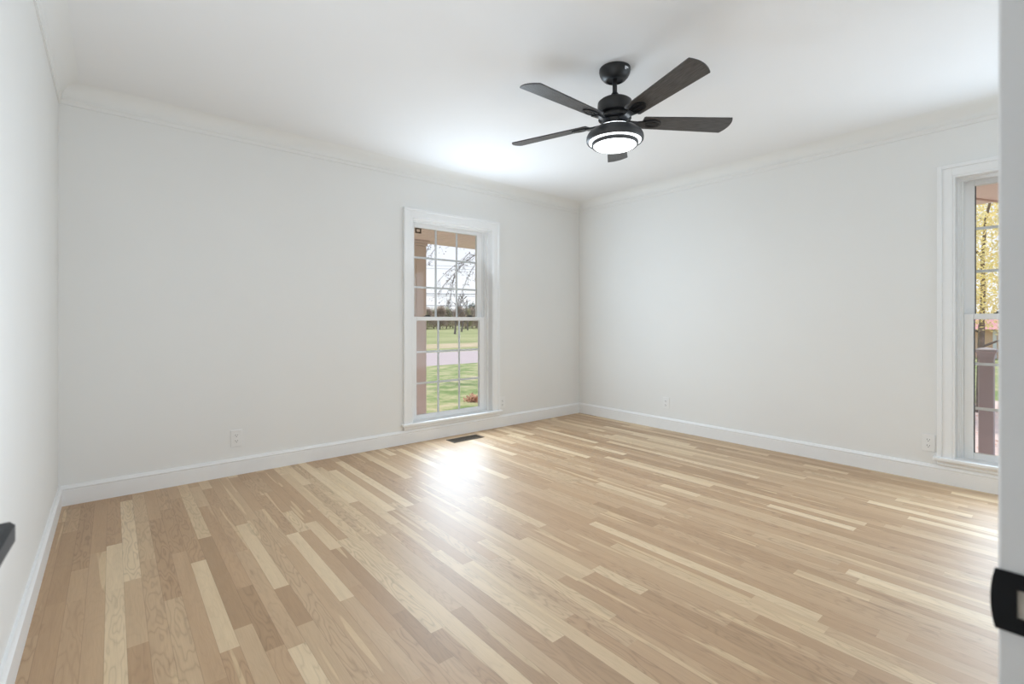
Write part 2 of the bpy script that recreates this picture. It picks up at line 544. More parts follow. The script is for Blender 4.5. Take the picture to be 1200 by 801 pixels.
# baseboards
base = [(0, 0), (0.016, 0), (0.016, 0.086), (0.0145, 0.088), (0.0145, 0.092), (0.018, 0.095), (0.018, 0.101), (0.012, 0.107), (0.009, 0.115), (0, 0.116)]
def basebd(name, p0, p1, m0, m1):
    bm = NB(); wall_run(bm, p0, p1, base, m0, m1)
    struct(obj(name, bm, M['trim'], smooth=True, angle=25))
basebd('baseboard_left', (XL, YF), (XL, YD + 0.02), 1, 0)
basebd('baseboard_far', (XR, YF), (XL, YF), 1, 1)
basebd('baseboard_right', (XR, YB), (XR, YF), 1, 1)
bm = NB()
wall_run(bm, (DJ1 + 0.095, YD), (XN, YD), base, 0, -1)
wall_run(bm, (XN, YD), (XN, YB), base, -1, 1)
wall_run(bm, (XN, YB), (XR, YB), base, 1, 1)
struct(obj('baseboard_back', bm, M['trim'], smooth=True, angle=25))

# ------------------------------------------------------------------ windows
CW = 0.088
def make_window(name, cx_world, rz, hw, zb, zt, apron_bottom=0.117, stile=0.06, seal=False):
    """local x along the wall (to the right seen from inside), y outward, z up; opening -hw..hw, zb (stool top)..zt"""
    root = tag(empty(name, cx_world, rz), kind='structure')
    def casing_board(bm, pts_prof, a, b, along, outer_sign):
        pass
    # casing: flat board with inner bead and raised back band
    bm = NB()
    def strip(u0, u1, t, s):
        # s: -1 left, +1 right; u measured outward from the opening
        x0, x1 = sorted((s * (hw + u0), s * (hw + u1)))
        box(bm, x0, x1, -t, 0, zb - 0.025, zt + u0 + 0.0001, bevel=0.002)
    for s in (-1, 1):
        for u0, u1, t in ((0.0, 0.014, 0.014), (0.014, 0.064, 0.017), (0.064, CW, 0.024)):
            x0, x1 = sorted((s * (hw + u0), s * (hw + u1)))
            box(bm, x0, x1, -t, 0, zb - 0.004, zt + u1, bevel=0.002)
    for u0, u1, t in ((0.0, 0.014, 0.014), (0.014, 0.064, 0.017), (0.064, CW, 0.024)):
        box(bm, -hw - u0, hw + u0, -t, 0, zt + u0, zt + u1, bevel=0.002)
    obj('casing', bm, M['trim'], root)
    # stool and apron
    obj('window_stool', BX(-hw - CW - 0.018, hw + CW + 0.018, -0.045, 0.075, zb - 0.022, zb, bevel=0.004, seg=2), M['trim'], root)
    bm = NB()
    box(bm, -hw - CW, hw + CW, -0.016, 0, apron_bottom, zb - 0.022, bevel=0.002)
    box(bm, -hw - CW, hw + CW, -0.022, 0, apron_bottom + 0.006, apron_bottom + 0.016, bevel=0.002)
    obj('apron', bm, M['trim'], root)
    # jamb liner, stops and outside sill
    bm = NB()
    for s in (-1, 1):
        x0, x1 = sorted((s * hw, s * (hw + 0.018)))
        box(bm, x0, x1, 0.0, T + 0.02, zb - 0.018, zt + 0.018)
        x0, x1 = sorted((s * hw, s * (hw - 0.018)))
        box(bm, x0, x1, 0.055, 0.078, zb, zt, bevel=0.002)
        x0, x1 = sorted((s * hw, s * (hw - 0.034)))
        box(bm, x0, x1, 0.116, 0.127, zb, zt)
        box(bm, x0, x1, 0.161, T + 0.02, zb, zt)
        x0, x1 = sorted((s * hw, s * (hw - 0.0295)))
        box(bm, x0, x1, 0.079, 0.16, zb, zt)
    box(bm, -hw, hw, 0.0, T + 0.02, zt, zt + 0.018)
    box(bm, -hw + 0.018, hw - 0.018, 0.055, 0.078, zt - 0.018, zt)
    box(bm, -hw, hw, 0.075, T + 0.02, zb - 0.018, zb)
    obj('jamb', bm, M['vinyl'], root)
    zc = 1.087 if zt < 1.98 else 1.094
    def sash(nm, y0, y1, z0, z1, rb, rt, st, lock):
        so = None
        bm = NB()
        xs = hw - 0.030
        for s in (-1, 1):
            x0, x1 = sorted((s * xs, s * (xs - st)))
            box(bm, x0, x1, y0, y1, z0, z1, bevel=0.003)
        box(bm, -xs + st, xs - st, y0, y1, z0, z0 + rb, bevel=0.003)
        box(bm, -xs + st, xs - st, y0, y1, z1 - rt, z1, bevel=0.003)
        so = obj(nm, bm, M['vinyl'], root)
        gx, g0, g1 = xs - st, z0 + rb, z1 - rt
        ym = (y0 + y1) / 2
        bm = NB()
        for k in (1, 2):
            x = -gx + 2 * gx * k / 3
            box(bm, x - 0.009, x + 0.009, ym - 0.003, ym + 0.003, g0, g1)
        for k in (1, 2):
            z = g0 + (g1 - g0) * k / 3
            box(bm, -gx, gx, ym - 0.0032, ym + 0.0032, z - 0.009, z + 0.009)
        obj('grille', bm, M['grille'], so)
        bm = NB()
        for s in (-1, 1):
            x0, x1 = sorted((s * gx, s * (gx - 0.005)))
            box(bm, x0, x1, ym - 0.005, ym + 0.005, g0, g1)
        if seal: tag(obj('gasket', bm, M['gasket'], so), 'dark glazing seal')
        bm = NB()
        for yy in (ym - 0.007,):
            box(bm, -gx - 0.005, gx + 0.005, yy - 0.0015, yy + 0.0015, g0 - 0.005, g1 + 0.005)
        obj('glass_pane', bm, M['glass'], so)
        if lock:
            for s in (-1, 1):
                bm = NB()
                lx = s * gx * 0.67
                box(bm, lx - 0.032, lx + 0.032, y0 + 0.006, y0 + 0.026, z1, z1 + 0.006, bevel=0.002)
                box(bm, lx - 0.02, lx + 0.026, y0 + 0.004, y0 + 0.016, z1 + 0.006, z1 + 0.016, bevel=0.002)
                tag(obj('sash_lock', bm, M['lock'], so), 'dark cam lock on the meeting rail')
        return so
    sash('upper_sash', 0.127, 0.161, zc - 0.018, zt, 0.034, 0.045, stile, False)
    sash('lower_sash', 0.082, 0.116, zb, zc + 0.018, 0.040, 0.036, stile, True)
    return root
win_a = make_window('window_1', (2.46, YF, 0), 0, 0.44, WA[2], WA[3])
win_b = make_window('window_2', (XR, 0.088, 0), radians(-90), 0.447, WBY[2], WBY[3], stile=0.046, seal=True)

# ------------------------------------------------------------------ doorway: frame, strike plate, open door with black lever
fr = struct(empty('trim_2', (0, 0, 0)))
YJ = 0.0440
bm = NB()
box(bm, DJ1, DJ1 + 0.02, -0.09, YJ, 0, DTOP, bevel=0.0015)
box(bm, DJ0 - 0.02, DJ0, -0.09, YJ, 0, DTOP, bevel=0.0015)
box(bm, DJ0 - 0.02, DJ1 + 0.02, -0.09, YJ, DTOP, DTOP + 0.02, bevel=0.0015)
for x0, x1 in ((DJ1 - 0.011, DJ1), (DJ0, DJ0 + 0.011)):
    box(bm, x0, x1, -0.04, 0.004, 0, DTOP - 0.011)
box(bm, DJ0, DJ1, -0.04, 0.004, DTOP - 0.011, DTOP)
obj('door_jamb', bm, M['trim'], fr)
bm = NB()
box(bm, DJ1 + 0.0205, DJ1 + 0.092, YD, YJ + 0.0005, 0, DTOP + 0.092, bevel=0.002)
box(bm, XL, DJ0 - 0.0205, YD, YJ + 0.0005, 0, DTOP + 0.092, bevel=0.002)
box(bm, DJ0 - 0.0205, DJ1 + 0.0205, YD, YJ + 0.001, DTOP + 0.0205, DTOP + 0.092, bevel=0.002)
obj('door_casing', bm, M['trim'], fr)
# strike plate with a bowed lip and a latch hole
bm = NB()
zc_, hz = 0.8455, 0.0235
def plate_pts(y0, y1, bow):
    pts = [(y0, -hz), (y1, -hz)]
    for k in range(1, 10):
        a = -1 + 2 * k / 10
        pts.append((y1 + bow * (1 - a * a), a * hz))
    pts += [(y1, hz), (y0, hz)]
    return pts
xa, xb = DJ1 - 0.0018, DJ1 + 0.0002
def yz_prism(bm, pts):
    a = [bm.verts.new((xa, y, zc_ + z)) for y, z in pts]
    b = [bm.verts.new((xb, y, zc_ + z)) for y, z in pts]
    bm.faces.new(a); bm.faces.new(b[::-1])
    for i in range(len(pts)):
        j = (i + 1) % len(pts)
        bm.faces.new((a[i], a[j], b[j], b[i]))
yz_prism(bm, plate_pts(0.0335, 0.0458, 0.0026))
yz_prism(bm, [(0.0115, -hz), (0.0335, -hz), (0.0335, -0.011), (0.0115, -0.011)])
yz_prism(bm, [(0.0115, 0.011), (0.0335, 0.011), (0.0335, hz), (0.0115, hz)])
yz_prism(bm, [(0.0055, -hz), (0.0115, -hz), (0.0115, hz), (0.0055, hz)])
tag(obj('strike_plate', bm, M['strike'], fr), 'black strike plate with a latch hole')
tag(obj('latch_mortise', BX(DJ1 - 0.0003, DJ1 + 0.0003, 0.0115, 0.0335, zc_ - 0.011, zc_ + 0.011), M['mortise'], fr), 'pale latch hole in the black plate')

dr = struct(empty('door_1', (DJ0, YJ + 0.003, 0.0)))
bm = NB()
DL, DT = 0.703, 0.035
box(bm, 0.001, DT, 0, DL, 0.012, DTOP - 0.004, bevel=0.002)
obj('door_leaf', bm, M['trim'], dr)
bm = NB()
for y0, y1 in ((0.10, 0.325), (0.385, 0.61)):
    for z0, z1 in ((0.22, 0.80), (0.94, 1.52), (1.64, 1.92)):
        for x0, x1 in ((-0.003, 0.001), (DT, DT + 0.004)):
            box(bm, x0, x1, y0, y1, z0, z1, bevel=0.0018)
obj('door_panel', bm, M['trim'], dr)
def lever(sgn):
    bm = NB()
    mt = Matrix.Translation((DT if sgn > 0 else 0.001, DL - 0.062, 0.849)) @ Matrix.Rotation(radians(90 * sgn), 4, 'Y')
    lathe(bm, [(0.0, 0.0), (0.032, 0.0), (0.032, 0.005), (0.029, 0.008), (0.0145, 0.0095), (0.0125, 0.013), (0.0125, 0.050), (0.0, 0.050)], 40, mt)
    # arm: tapered, slightly bowed bar reaching back towards the hinges
    n = 16
    rings = []
    for i in range(n + 1):
        t = i / n
        y = DL - 0.062 + 0.0125 - 0.128 * t
        hh = 0.0122 - 0.0012 * t
        xo = 0.0575 - 0.004 * t * t
        xi = 0.037 + 0.004 * t
        zc0 = 0.849 + 0.003 * sin(pi * t)
        k = 0.004
        sec = [(xi, hh - k), (xi + k, hh), (xo - k, hh), (xo, hh - k), (xo, -hh + k), (xo - k, -hh), (xi + k, -hh), (xi, -hh + k)]
        rings.append([bm.verts.new(((DT if sgn > 0 else 0.001) + sgn * x, y, zc0 + z)) for x, z in sec])
    for r0_, r1_ in zip(rings, rings[1:]):
        for i in range(8):
            j = (i + 1) % 8
            bm.faces.new((r0_[i], r0_[j], r1_[j], r1_[i]))
    bm.faces.new(rings[0]); bm.faces.new(rings[-1])
    return bm
for sgn in (1, -1):
    tag(obj('door_handle', lever(sgn), M['black'], dr, smooth=True, angle=30), 'black door lever handle')
bm = NB()
for z in (0.25, 1.02, 1.78):
    box(bm, -0.0005, 0.034, -0.0025, 0.0005, z, z + 0.09)
    tube(bm, (-0.004, -0.003, z), (-0.004, -0.003, z + 0.09), 0.0045, 0.0045, 10)
tag(obj('door_hinge', bm, M['black'], dr), 'black hinge')

# ------------------------------------------------------------------ ceiling fan
FX, FY = 2.094, 1.635
fan = tag(empty('ceiling_fan', (FX, FY, CEIL)), 'black five-blade ceiling fan with a lit white disc light', 'ceiling fan')
def fl(name, prof, m, parent=fan, seg=48, ang=35, label=None):
    o = obj(name, lathe(NB(), [(r, z - CEIL) for r, z in prof], seg), m, parent, smooth=True, angle=ang)
    if label: o['label'] = label
    return o
can = fl('canopy', [(0.0, 2.4295), (0.083, 2.4295), (0.084, 2.418), (0.081, 2.404), (0.073, 2.388), (0.060, 2.373), (0.050, 2.367), (0.044, 2.366), (0.044, 2.372), (0.014, 2.374), (0.0, 2.374)], M['fan_black'])
# small pale sticker on the canopy
bm = NB()
nrm = radians(-93)
for (a0, a1, z0, z1) in ((-0.16, 0.16, 2.404, 2.412), (-0.16, 0.0, 2.396, 2.404)):
    k = 8
    def rad(z): return 0.0812 + (z - 2.404) / 0.014 * 0.003 + 0.0006
    up = [bm.verts.new((rad(z1) * cos(nrm + a0 + (a1 - a0) * i / k), rad(z1) * sin(nrm + a0 + (a1 - a0) * i / k), z1 - CEIL)) for i in range(k + 1)]
    dn = [bm.verts.new((rad(z0) * cos(nrm + a0 + (a1 - a0) * i / k), rad(z0) * sin(nrm + a0 + (a1 - a0) * i / k), z0 - CEIL)) for i in range(k + 1)]
    for i in range(k): bm.faces.new((dn[i], dn[i + 1], up[i + 1], up[i]))
M['sticker'] = mat('sticker_paper', (0.65, 0.66, 0.68), 0.5, noise=0.02)
tag(obj('sticker', bm, M['sticker'], can), 'small pale sticker')
fl('downrod', [(0.0, 2.376), (0.0125, 2.376), (0.0125, 2.268), (0.0, 2.268)], M['fan_black'], seg=20)
fl('yoke_cover', [(0.0, 2.300), (0.017, 2.300), (0.021, 2.292), (0.023, 2.276), (0.033, 2.264), (0.0, 2.264)], M['fan_black'], seg=28)
fl('motor_housing', [(0.0, 2.266), (0.040, 2.266), (0.078, 2.260), (0.090, 2.250), (0.0925, 2.238), (0.0925, 2.196), (0.090, 2.190), (0.080, 2.186), (0.0, 2.186)], M['fan_black'])
fl('flywheel', [(0.0, 2.186), (0.068, 2.186), (0.068, 2.172), (0.086, 2.170), (0.088, 2.158), (0.066, 2.154), (0.0, 2.154)], M['fan_black'])
fl('switch_housing', [(0.0, 2.154), (0.062, 2.154), (0.068, 2.148), (0.068, 2.122), (0.072, 2.112), (0.0, 2.112)], M['fan_black'])
kit = fl('light_kit', [(0.0, 2.113), (0.076, 2.113), (0.098, 2.108), (0.122, 2.098), (0.142, 2.082), (0.151, 2.066), (0.153, 2.052), (0.1515, 2.040), (0.146, 2.034), (0.142, 2.036), (0.141, 2.044), (0.0, 2.046)], M['fan_grey'])
fl('light_ring', [(0.122, 2.043), (0.1405, 2.043), (0.139, 2.036), (0.130, 2.031), (0.122, 2.031), (0.121, 2.038)], M['led_ring'], kit, label='glowing outer ring of the lamp')
fl('uplight_ring', [(0.091, 2.1102), (0.097, 2.1087), (0.098, 2.1098), (0.092, 2.1115)], M['led_up'], kit, label='thin glowing line on top of the lamp')
fl('inner_trim', [(0.110, 2.042), (0.124, 2.040), (0.124, 2.018), (0.121, 2.013), (0.115, 2.014), (0.112, 2.022)], M['fan_grey'], kit)
fl('diffuser', [(0.0, 2.030), (0.1148, 2.030), (0.1148, 2.016), (0.108, 2.010), (0.085, 2.005), (0.045, 2.002), (0.0, 2.001)], M['led'], kit, label='glowing round white lamp disc')
AZ0 = 1.26038 + pi
ZB = 2.142
PITCH = radians(12)
def make_blade():
    bm = NB()
    pts = []
    r0, r1 = 0.150, 0.652
    w0, w1 = 0.050, 0.066
    pts.append((r0, -w0 + 0.006)); 
    # -t side long straight edge to the tip corner, rounded far corner on the +t side
    n = 14
    pts = [(r0 + 0.006, -w0)]
    for k in range(n + 1):
        a = k / n
        # end curves from the long edge's corner round to the slightly shorter edge
        pts.append((r1 - 0.004 - 0.012 * a - 0.020 * (2 * a - 1) ** 2, -w1 + 2 * w1 * a))
    pts += [(r0 + 0.006, w0), (r0, w0 - 0.006), (r0, -w0 + 0.006)]
    prism(bm, pts, 0.0, 0.006)
    return bm
def make_iron():
    bm = NB()
    zt, zb_ = -0.0003, -0.006
    def bar(x0, y0, x1, y1, w, za=zb_, zb2=zt):
        d = Vector((x1 - x0, y1 - y0, 0)).normalized(); nn = Vector((-d.y, d.x, 0)) * w / 2
        c = [Vector((x0, y0, 0)) + nn, Vector((x0, y0, 0)) - nn, Vector((x1, y1, 0)) - nn, Vector((x1, y1, 0)) + nn]
        prism(bm, [(v.x, v.y) for v in c], za, zb2)
    # oval plate outline as a ring with three fingers
    n = 28
    cxp, a, b = 0.203, 0.052, 0.034
    out = [(cxp + a * cos(2 * pi * i / n), b * sin(2 * pi * i / n)) for i in range(n)]
    inn = [(cxp + (a - 0.011) * cos(2 * pi * i / n), (b - 0.010) * sin(2 * pi * i / n)) for i in range(n)]
    for i in range(n):
        j = (i + 1) % n
        prism(bm, [out[i], out[j], inn[j], inn[i]], zb_, zt)
    bar(0.085, 0.0, 0.252, 0.0, 0.010)
    bar(0.172, -0.013, 0.238, -0.013, 0.006)
    bar(0.172, 0.013, 0.238, 0.013, 0.006)
    prism(bm, [(0.070, -0.022), (0.120, -0.016), (0.165, -0.026), (0.165, 0.026), (0.120, 0.016), (0.070, 0.022)], -0.010, zt)
    return bm
def make_fork():
    return None
blade_me = iron_me = None
for k in range(5):
    a = AZ0 + k * 2 * pi / 5
    r3 = (Matrix.Rotation(a, 4, 'Z') @ Matrix.Rotation(-PITCH, 4, 'X'))
    if blade_me is None:
        bo = obj('fan_blade', make_blade(), M['blade'], fan); blade_me = bo.data
        io = obj('blade_iron', make_iron(), M['iron'], bo); iron_me = io.data
    else:
        bo = bpy.data.objects.new('fan_blade', blade_me); COL.objects.link(bo); bo.parent = fan
        io = bpy.data.objects.new('blade_iron', iron_me); COL.objects.link(io); io.parent = bo
    bo.location = (0, 0, ZB - CEIL)
    bo.rotation_euler = r3.to_euler()
fan_lamp = lamp('fan_lamp', 'AREA', 6, (FX, FY, 1.995), (0, 0, 0), (0.93, 0.97, 1.0), 0.2, 0.2)
fan_lamp.data.shape = 'DISK'

# ------------------------------------------------------------------ outlets
def make_outlet():
    root = empty('wall_outlet')
    obj('cover_plate', BX(-0.035, 0.035, -0.006, 0, -0.0575, 0.0575, bevel=0.003, seg=2), M['plate'], root)
    for s in (-1, 1):
        bm = NB()
        pts = []
        for i in range(24):
            a = 2 * pi * i / 24
            pts.append((0.0165 * cos(a), max(-0.0135, min(0.0135, 0.0175 * sin(a)))))
        va = [bm.verts.new((x, -0.0085, z + s * 0.0195)) for x, z in pts]
        vb = [bm.verts.new((x, -0.004, z + s * 0.0195)) for x, z in pts]
        bm.faces.new(va); bm.faces.new(vb[::-1])
        for i in range(24):
            j = (i + 1) % 24
            bm.faces.new((va[i], va[j], vb[j], vb[i]))
        rc = obj('receptacle', bm, M['plate'], root)
        bm = NB()
        zc = s * 0.0195
        for x, h in ((-0.0063, 0.0045), (0.0063, 0.0036)):
            box(bm, x - 0.0012, x + 0.0012, -0.0089, -0.008, zc + 0.0028 - h, zc + 0.0028 + h)
        lathe(bm, [(0.0, -0.0004), (0.0026, -0.0004), (0.0026, 0.0004), (0.0, 0.0004)], 14,
              Matrix.Translation((0, -0.0085, zc - 0.0078)) @ Matrix.Rotation(radians(90), 4, 'X'))
        tag(obj('slot', bm, M['slot'], rc), 'dark plug slots')
    obj('screw', lathe(NB(), [(0, 0), (0.003, 0), (0.0025, 0.0012), (0, 0.0014)], 12,
                       Matrix.Translation((0, -0.006, 0)) @ Matrix.Rotation(radians(90), 4, 'X')), M['plate'], root)
    return root
def copy_tree(o, parent=None):
    c = o.copy(); COL.objects.link(c)
    if parent: c.parent = parent
    for ch in [x for x in bpy.data.objects if x.parent == o and x is not c]:
        copy_tree(ch, c)
    return c
spots = [((0.664, YF, 0.253), 0, 'white duplex outlet low on the long far wall, left of its window'),
         ((3.03, YF, 0.24), 0, 'white duplex outlet just right of the far window, near the room corner'),
         ((XR, 2.64, 0.259), -90, 'white duplex outlet low on the right wall nearer the room corner'),
         ((XR, 0.668, 0.254), -90, 'white duplex outlet beside the casing of the narrow right-hand window')]
proto = None
allo = []
for loc, rz, lab in spots:
    o = make_outlet() if proto is None else copy_tree(proto)
    proto = proto or o
    allo.append((o, loc, rz, lab))
for o, loc, rz, lab in allo:
    o.location = loc
    o.rotation_euler = (0, 0, radians(rz))
    tag(o, lab, 'outlet', 'wall outlets')

# ------------------------------------------------------------------ floor register
vr = tag(empty('floor_register', (2.459, 3.597, 0)), 'dark bronze floor vent grille below the far window', 'floor vent')
bm = NB()
hx, hy = 0.164, 0.066
for a in ((-hx, hx, -hy, -hy + 0.016), (-hx, hx, hy - 0.016, hy), (-hx, -hx + 0.016, -hy + 0.016, hy - 0.016), (hx - 0.016, hx, -hy + 0.016, hy - 0.016)):
    box(bm, *a, 0.0, 0.004, bevel=0.001)
obj('register_frame', bm, M['bronze'], vr)
bm = NB()
n = 22
for i in range(n):
    x = -hx + 0.016 + (2 * hx - 0.032) * (i + 0.5) / n
    box(bm, x - 0.0022, x + 0.0022, -hy + 0.016, hy - 0.016, 0.0005, 0.0035)
for y in (-0.025, 0.0, 0.025):
    box(bm, -hx + 0.016, hx - 0.016, y - 0.002, y + 0.002, 0.0005, 0.0036)
obj('grille', bm, M['bronze'], vr)
tag(obj('duct_shadow_pan', BX(-hx + 0.014, hx - 0.014, -hy + 0.014, hy - 0.014, 0.0001, 0.0004), M['duct_shade'], vr), 'black sheet for the shade in the duct opening')  # flat sheet coloured black for the shade inside the duct

# ------------------------------------------------------------------ outdoors: ground
GZ = -0.60
def flat(name, pts, z, m, kind='structure'):
    bm = NB()
    prism(bm, pts, z - 0.02, z)
    o = obj(name, bm, m)
    o['kind'] = kind
    return o
flat('ground', [(-200, -120), (300, -120), (300, 300), (-200, 300)], GZ - 0.021, M['field'])
flat('lawn', [(-60, -40), (120, -40), (120, 15.6), (-60, 15.6)], GZ, M['lawn'])
flat('road', [(-160, 15.7), (240, 15.7), (240, 22.2), (-160, 22.2)], GZ - 0.01, M['asphalt'])
flat('verge', [(-160, 25.4), (240, 25.4), (240, 30.5), (-160, 30.5)], GZ - 0.015, M['dry'])
flat('patio', [(XR + T, -4.0), (7.2, -4.0), (7.2, 6.75), (-1.2, 6.75), (-1.2, YF + T), (XR + T, YF + T)], GZ + 0.05, M['concrete'])
flat('driveway', [(7.2, -6), (14, -6), (14, 1.4), (7.2, 1.4)], GZ + 0.02, M['concrete'])
# foundation of the house
bm = NB()
box(bm, -1.05, XR + T, -2.1, YF + T, GZ, -0.02)
struct(obj('foundation', bm, M['brick']))

# porch roof wraps the two window sides
PZ = 2.30
bm = NB()
box(bm, -1.2, 7.1, YF + T, 6.75, PZ, PZ + 0.25)
struct(obj('porch_roof_front', bm, M['porch_ceiling']))
bm = NB()
box(bm, XR + T, 7.05, -4.0, YF + T, PZ, PZ + 0.25)
for x in (4.9, 5.5, 6.1, 6.7):
    pass
struct(obj('porch_roof_side', bm, M['porch_pink']))
bm = NB()
for i in range(28):
    y = 4.0 + i * 0.1
    box(bm, -1.2, 7.0, y, y + 0.012, PZ - 0.006, PZ + 0.001)
struct(obj('porch_ceiling_beads', bm, M['porch_ceiling']))
bm = NB()
tube(bm, (4.4, 1.6, PZ - 0.006), (7.05, 0.55, PZ - 0.006), 0.012, 0.012, 6)
struct(obj('porch_soffit_seam', bm, M['siding']))

pc = tag(empty('porch_column', (3.62, 6.60, GZ + 0.05)), 'tan square porch column outside the far window', 'column')
hC = PZ - GZ - 0.05
bm = NB(); box(bm, -0.10, 0.10, -0.10, 0.10, 0.16, hC - 0.085, bevel=0.008)
box(bm, -0.075, 0.075, -0.108, -0.10, 0.3, hC - 0.3, bevel=0.003)
obj('shaft', bm, M['post_tan'], pc)
bm = NB(); box(bm, -0.115, 0.115, -0.115, 0.115, hC - 0.085, hC - 0.045, bevel=0.008); box(bm, -0.145, 0.145, -0.145, 0.145, hC - 0.045, hC, bevel=0.008)
obj('capital', bm, M['post_tan'], pc)
bm = NB(); box(bm, -0.13, 0.13, -0.13, 0.13, 0, 0.16, bevel=0.01)
obj('plinth', bm, M['post_tan'], pc)
# small dark bracket under the porch ceiling
br = tag(empty('porch_bracket', (3.13, 5.69, PZ)), 'small dark brown hanging bracket under the porch ceiling', 'bracket')
bm = NB()
box(bm, -0.04, 0.04, -0.015, 0.015, -0.012, 0); box(bm, -0.04, -0.03, -0.01, 0.01, -0.06, -0.012); box(bm, 0.03, 0.04, -0.01, 0.01, -0.05, -0.012)
box(bm, -0.04, 0.04, -0.01, 0.01, -0.066, -0.05)
obj('hook', bm, M['bronze'], br)

# grey post with flared cap, right window
gp = tag(empty('garden_post', (7.05, 0.660, GZ + 0.05)), 'grey square post with flared cap outside the right window', 'post')
obj('shaft', BX(-0.058, 0.058, -0.058, 0.058, 0, 1.24, bevel=0.006), M['post_grey'], gp)
bm = NB()
lv = [(0.059, 1.22), (0.062, 1.25), (0.070, 1.28), (0.081, 1.295), (0.081, 1.315), (0.07, 1.325), (0.0, 1.34)]
rings = []
for h, z in lv[:-1]:
    rings.append([bm.verts.new((sx * h, sy * h, z)) for sx, sy in ((-1, -1), (1, -1), (1, 1), (-1, 1))])
tp = bm.verts.new((0, 0, lv[-1][1]))
bm.faces.new(rings[0][::-1])
for a, b in zip(rings, rings[1:]):
    for i in range(4):
        bm.faces.new((a[i], a[(i + 1) % 4], b[(i + 1) % 4], b[i]))
for i in range(4): bm.faces.new((rings[-1][i], rings[-1][(i + 1) % 4], tp))
obj('post_cap', bm, M['post_grey'], gp)

# ------------------------------------------------------------------ trees
def grow(bm, p, d, ln, r, depth, rnd, leaf_pts, droop=0.0, spread=0.6, kids=3, steps=4, seg=6, twig_min=0.004):
    p = Vector(p); d = Vector(d).normalized()
    pts = [(p.copy(), r)]
    for i in range(steps):
        d = (d + Vector((rnd.uniform(-1, 1), rnd.uniform(-1, 1), rnd.uniform(-1, 1))) * 0.16 + Vector((0, 0, -droop))).normalized()
        p = p + d * ln / steps
        rr = max(twig_min, r * (1 - 0.6 * (i + 1) / steps))
        tube(bm, pts[-1][0], p, pts[-1][1], rr, seg if depth > 1 else 4, cap=False)
        pts.append((p.copy(), rr))
        if depth > 0 and i >= 1 or (depth > 0 and steps == 1):
            for _ in range(kids if i == steps - 1 else max(1, kids - 1)):
                ax = Vector((rnd.uniform(-1, 1), rnd.uniform(-1, 1), rnd.uniform(-0.6, 1))).normalized()
                nd = (d + ax * spread * rnd.uniform(0.7, 1.5)).normalized()
                grow(bm, p, nd, ln * rnd.uniform(0.5, 0.75), rr * 0.7, depth - 1, rnd, leaf_pts, droop, spread, kids, steps, seg, twig_min)
    leaf_pts.append(p.copy())
    if depth <= 1:
        for q, _ in pts[1:]: leaf_pts.append(q)

def leaves(pts, per, size, jitter, rnd):
    bm = NB()
    for p in pts:
        for _ in range(per):
            c = p + Vector((rnd.gauss(0, jitter), rnd.gauss(0, jitter), rnd.gauss(0, jitter)))
            u = Vector((rnd.uniform(-1, 1), rnd.uniform(-1, 1), rnd.uniform(-1, 1))).normalized()
            v = u.cross(Vector((rnd.uniform(-1, 1), rnd.uniform(-1, 1), rnd.uniform(-1, 1)))).normalized()
            s = size * rnd.uniform(0.6, 1.3)
            vv = [bm.verts.new(c + u * s), bm.verts.new(c + v * s * 0.5), bm.verts.new(c - u * s), bm.verts.new(c - v * s * 0.5)]
            bm.faces.new(vv)
    return bm

# bare tree right of the far window's view, with drooping twigs
rnd = random.Random(5)
def rayp(px, py, Y=None, X=None):
    """where the line of sight through a photo pixel meets the plane y=Y or x=X"""
    dx, dz = (px - 600) / 561, (376 - py) / 561
    n, u = 0.7672 * dx + 0.6414, -0.6414 * dx + 0.7672
    t = (Y / u) if Y is not None else (X / n)
    return Vector((n * t, u * t, EYE + dz * t))
TY = 12.5
t0 = rayp(640, 400, Y=TY); t0.z = GZ
bt = tag(empty('bare_tree', t0), 'bare tree with drooping twigs over the lawn outside the far window', 'tree')
bm = NB(); lp = []
tube(bm, (0, 0, -0.1), (0.05, 0.1, 3.0), 0.20, 0.14, 10)
tube(bm, (0.05, 0.1, 3.0), (-0.1, 0.1, 5.2), 0.14, 0.06, 8)
grow(bm, (-0.1, 0.1, 5.2), (0.3, 0.2, 1), 1.8, 0.05, 2, rnd, lp)
obj('trunk', bm, M['bark'], bt)
lp = []
bm = NB()
b0 = Vector((0.03, 0.1, 3.0))
def rel(px, py, Y): return rayp(px, py, Y) - t0
arcs = [[(600, 296), (575, 297), (556, 299), (545, 307), (533, 320), (520, 334), (513, 345)],
        [(556, 299), (549, 297), (543, 304), (537, 316), (530, 330), (523, 346)],
        [(575, 297), (562, 303), (553, 315), (546, 330), (540, 344), (536, 352)],
        [(600, 296), (590, 280), (565, 275), (540, 280), (522, 291)],
        [(545, 307), (535, 309), (524, 318), (513, 330)],
        [(565, 275), (562, 288), (560, 312), (556, 330)],
        [(533, 320), (530, 334), (528, 350), (524, 358)],
        [(540, 280), (515, 272), (505, 285), (499, 296), (497, 305)],
        [(515, 272), (511, 290), (505, 298)]]
for ai, arc in enumerate(arcs):
    P = [rel(x, y, TY - 0.2 + 0.25 * ((ai * 7) % 5) / 5) for x, y in arc]
    r = 0.022 if ai == 0 else 0.011
    if ai in (0, 3): tube(bm, b0 if ai == 0 else b0 + Vector((0, 0, 0.5)), P[0], 0.05, r, 6)
    for a, b in zip(P, P[1:]):
        tube(bm, a, b, r, r * 0.85, 5); r *= 0.82
        if ai not in (3,):
            for _ in range(3):
                s = a.lerp(b, rnd.random())
                grow(bm, s, (b - a).normalized() + Vector((rnd.uniform(-1, 1), rnd.uniform(-.6, .6), rnd.uniform(-1.2, 0.2))) * 0.8, rnd.uniform(0.15, 0.38), 0.0045, 1, rnd, lp, droop=0.12, kids=1, steps=3, seg=4, twig_min=0.0022)
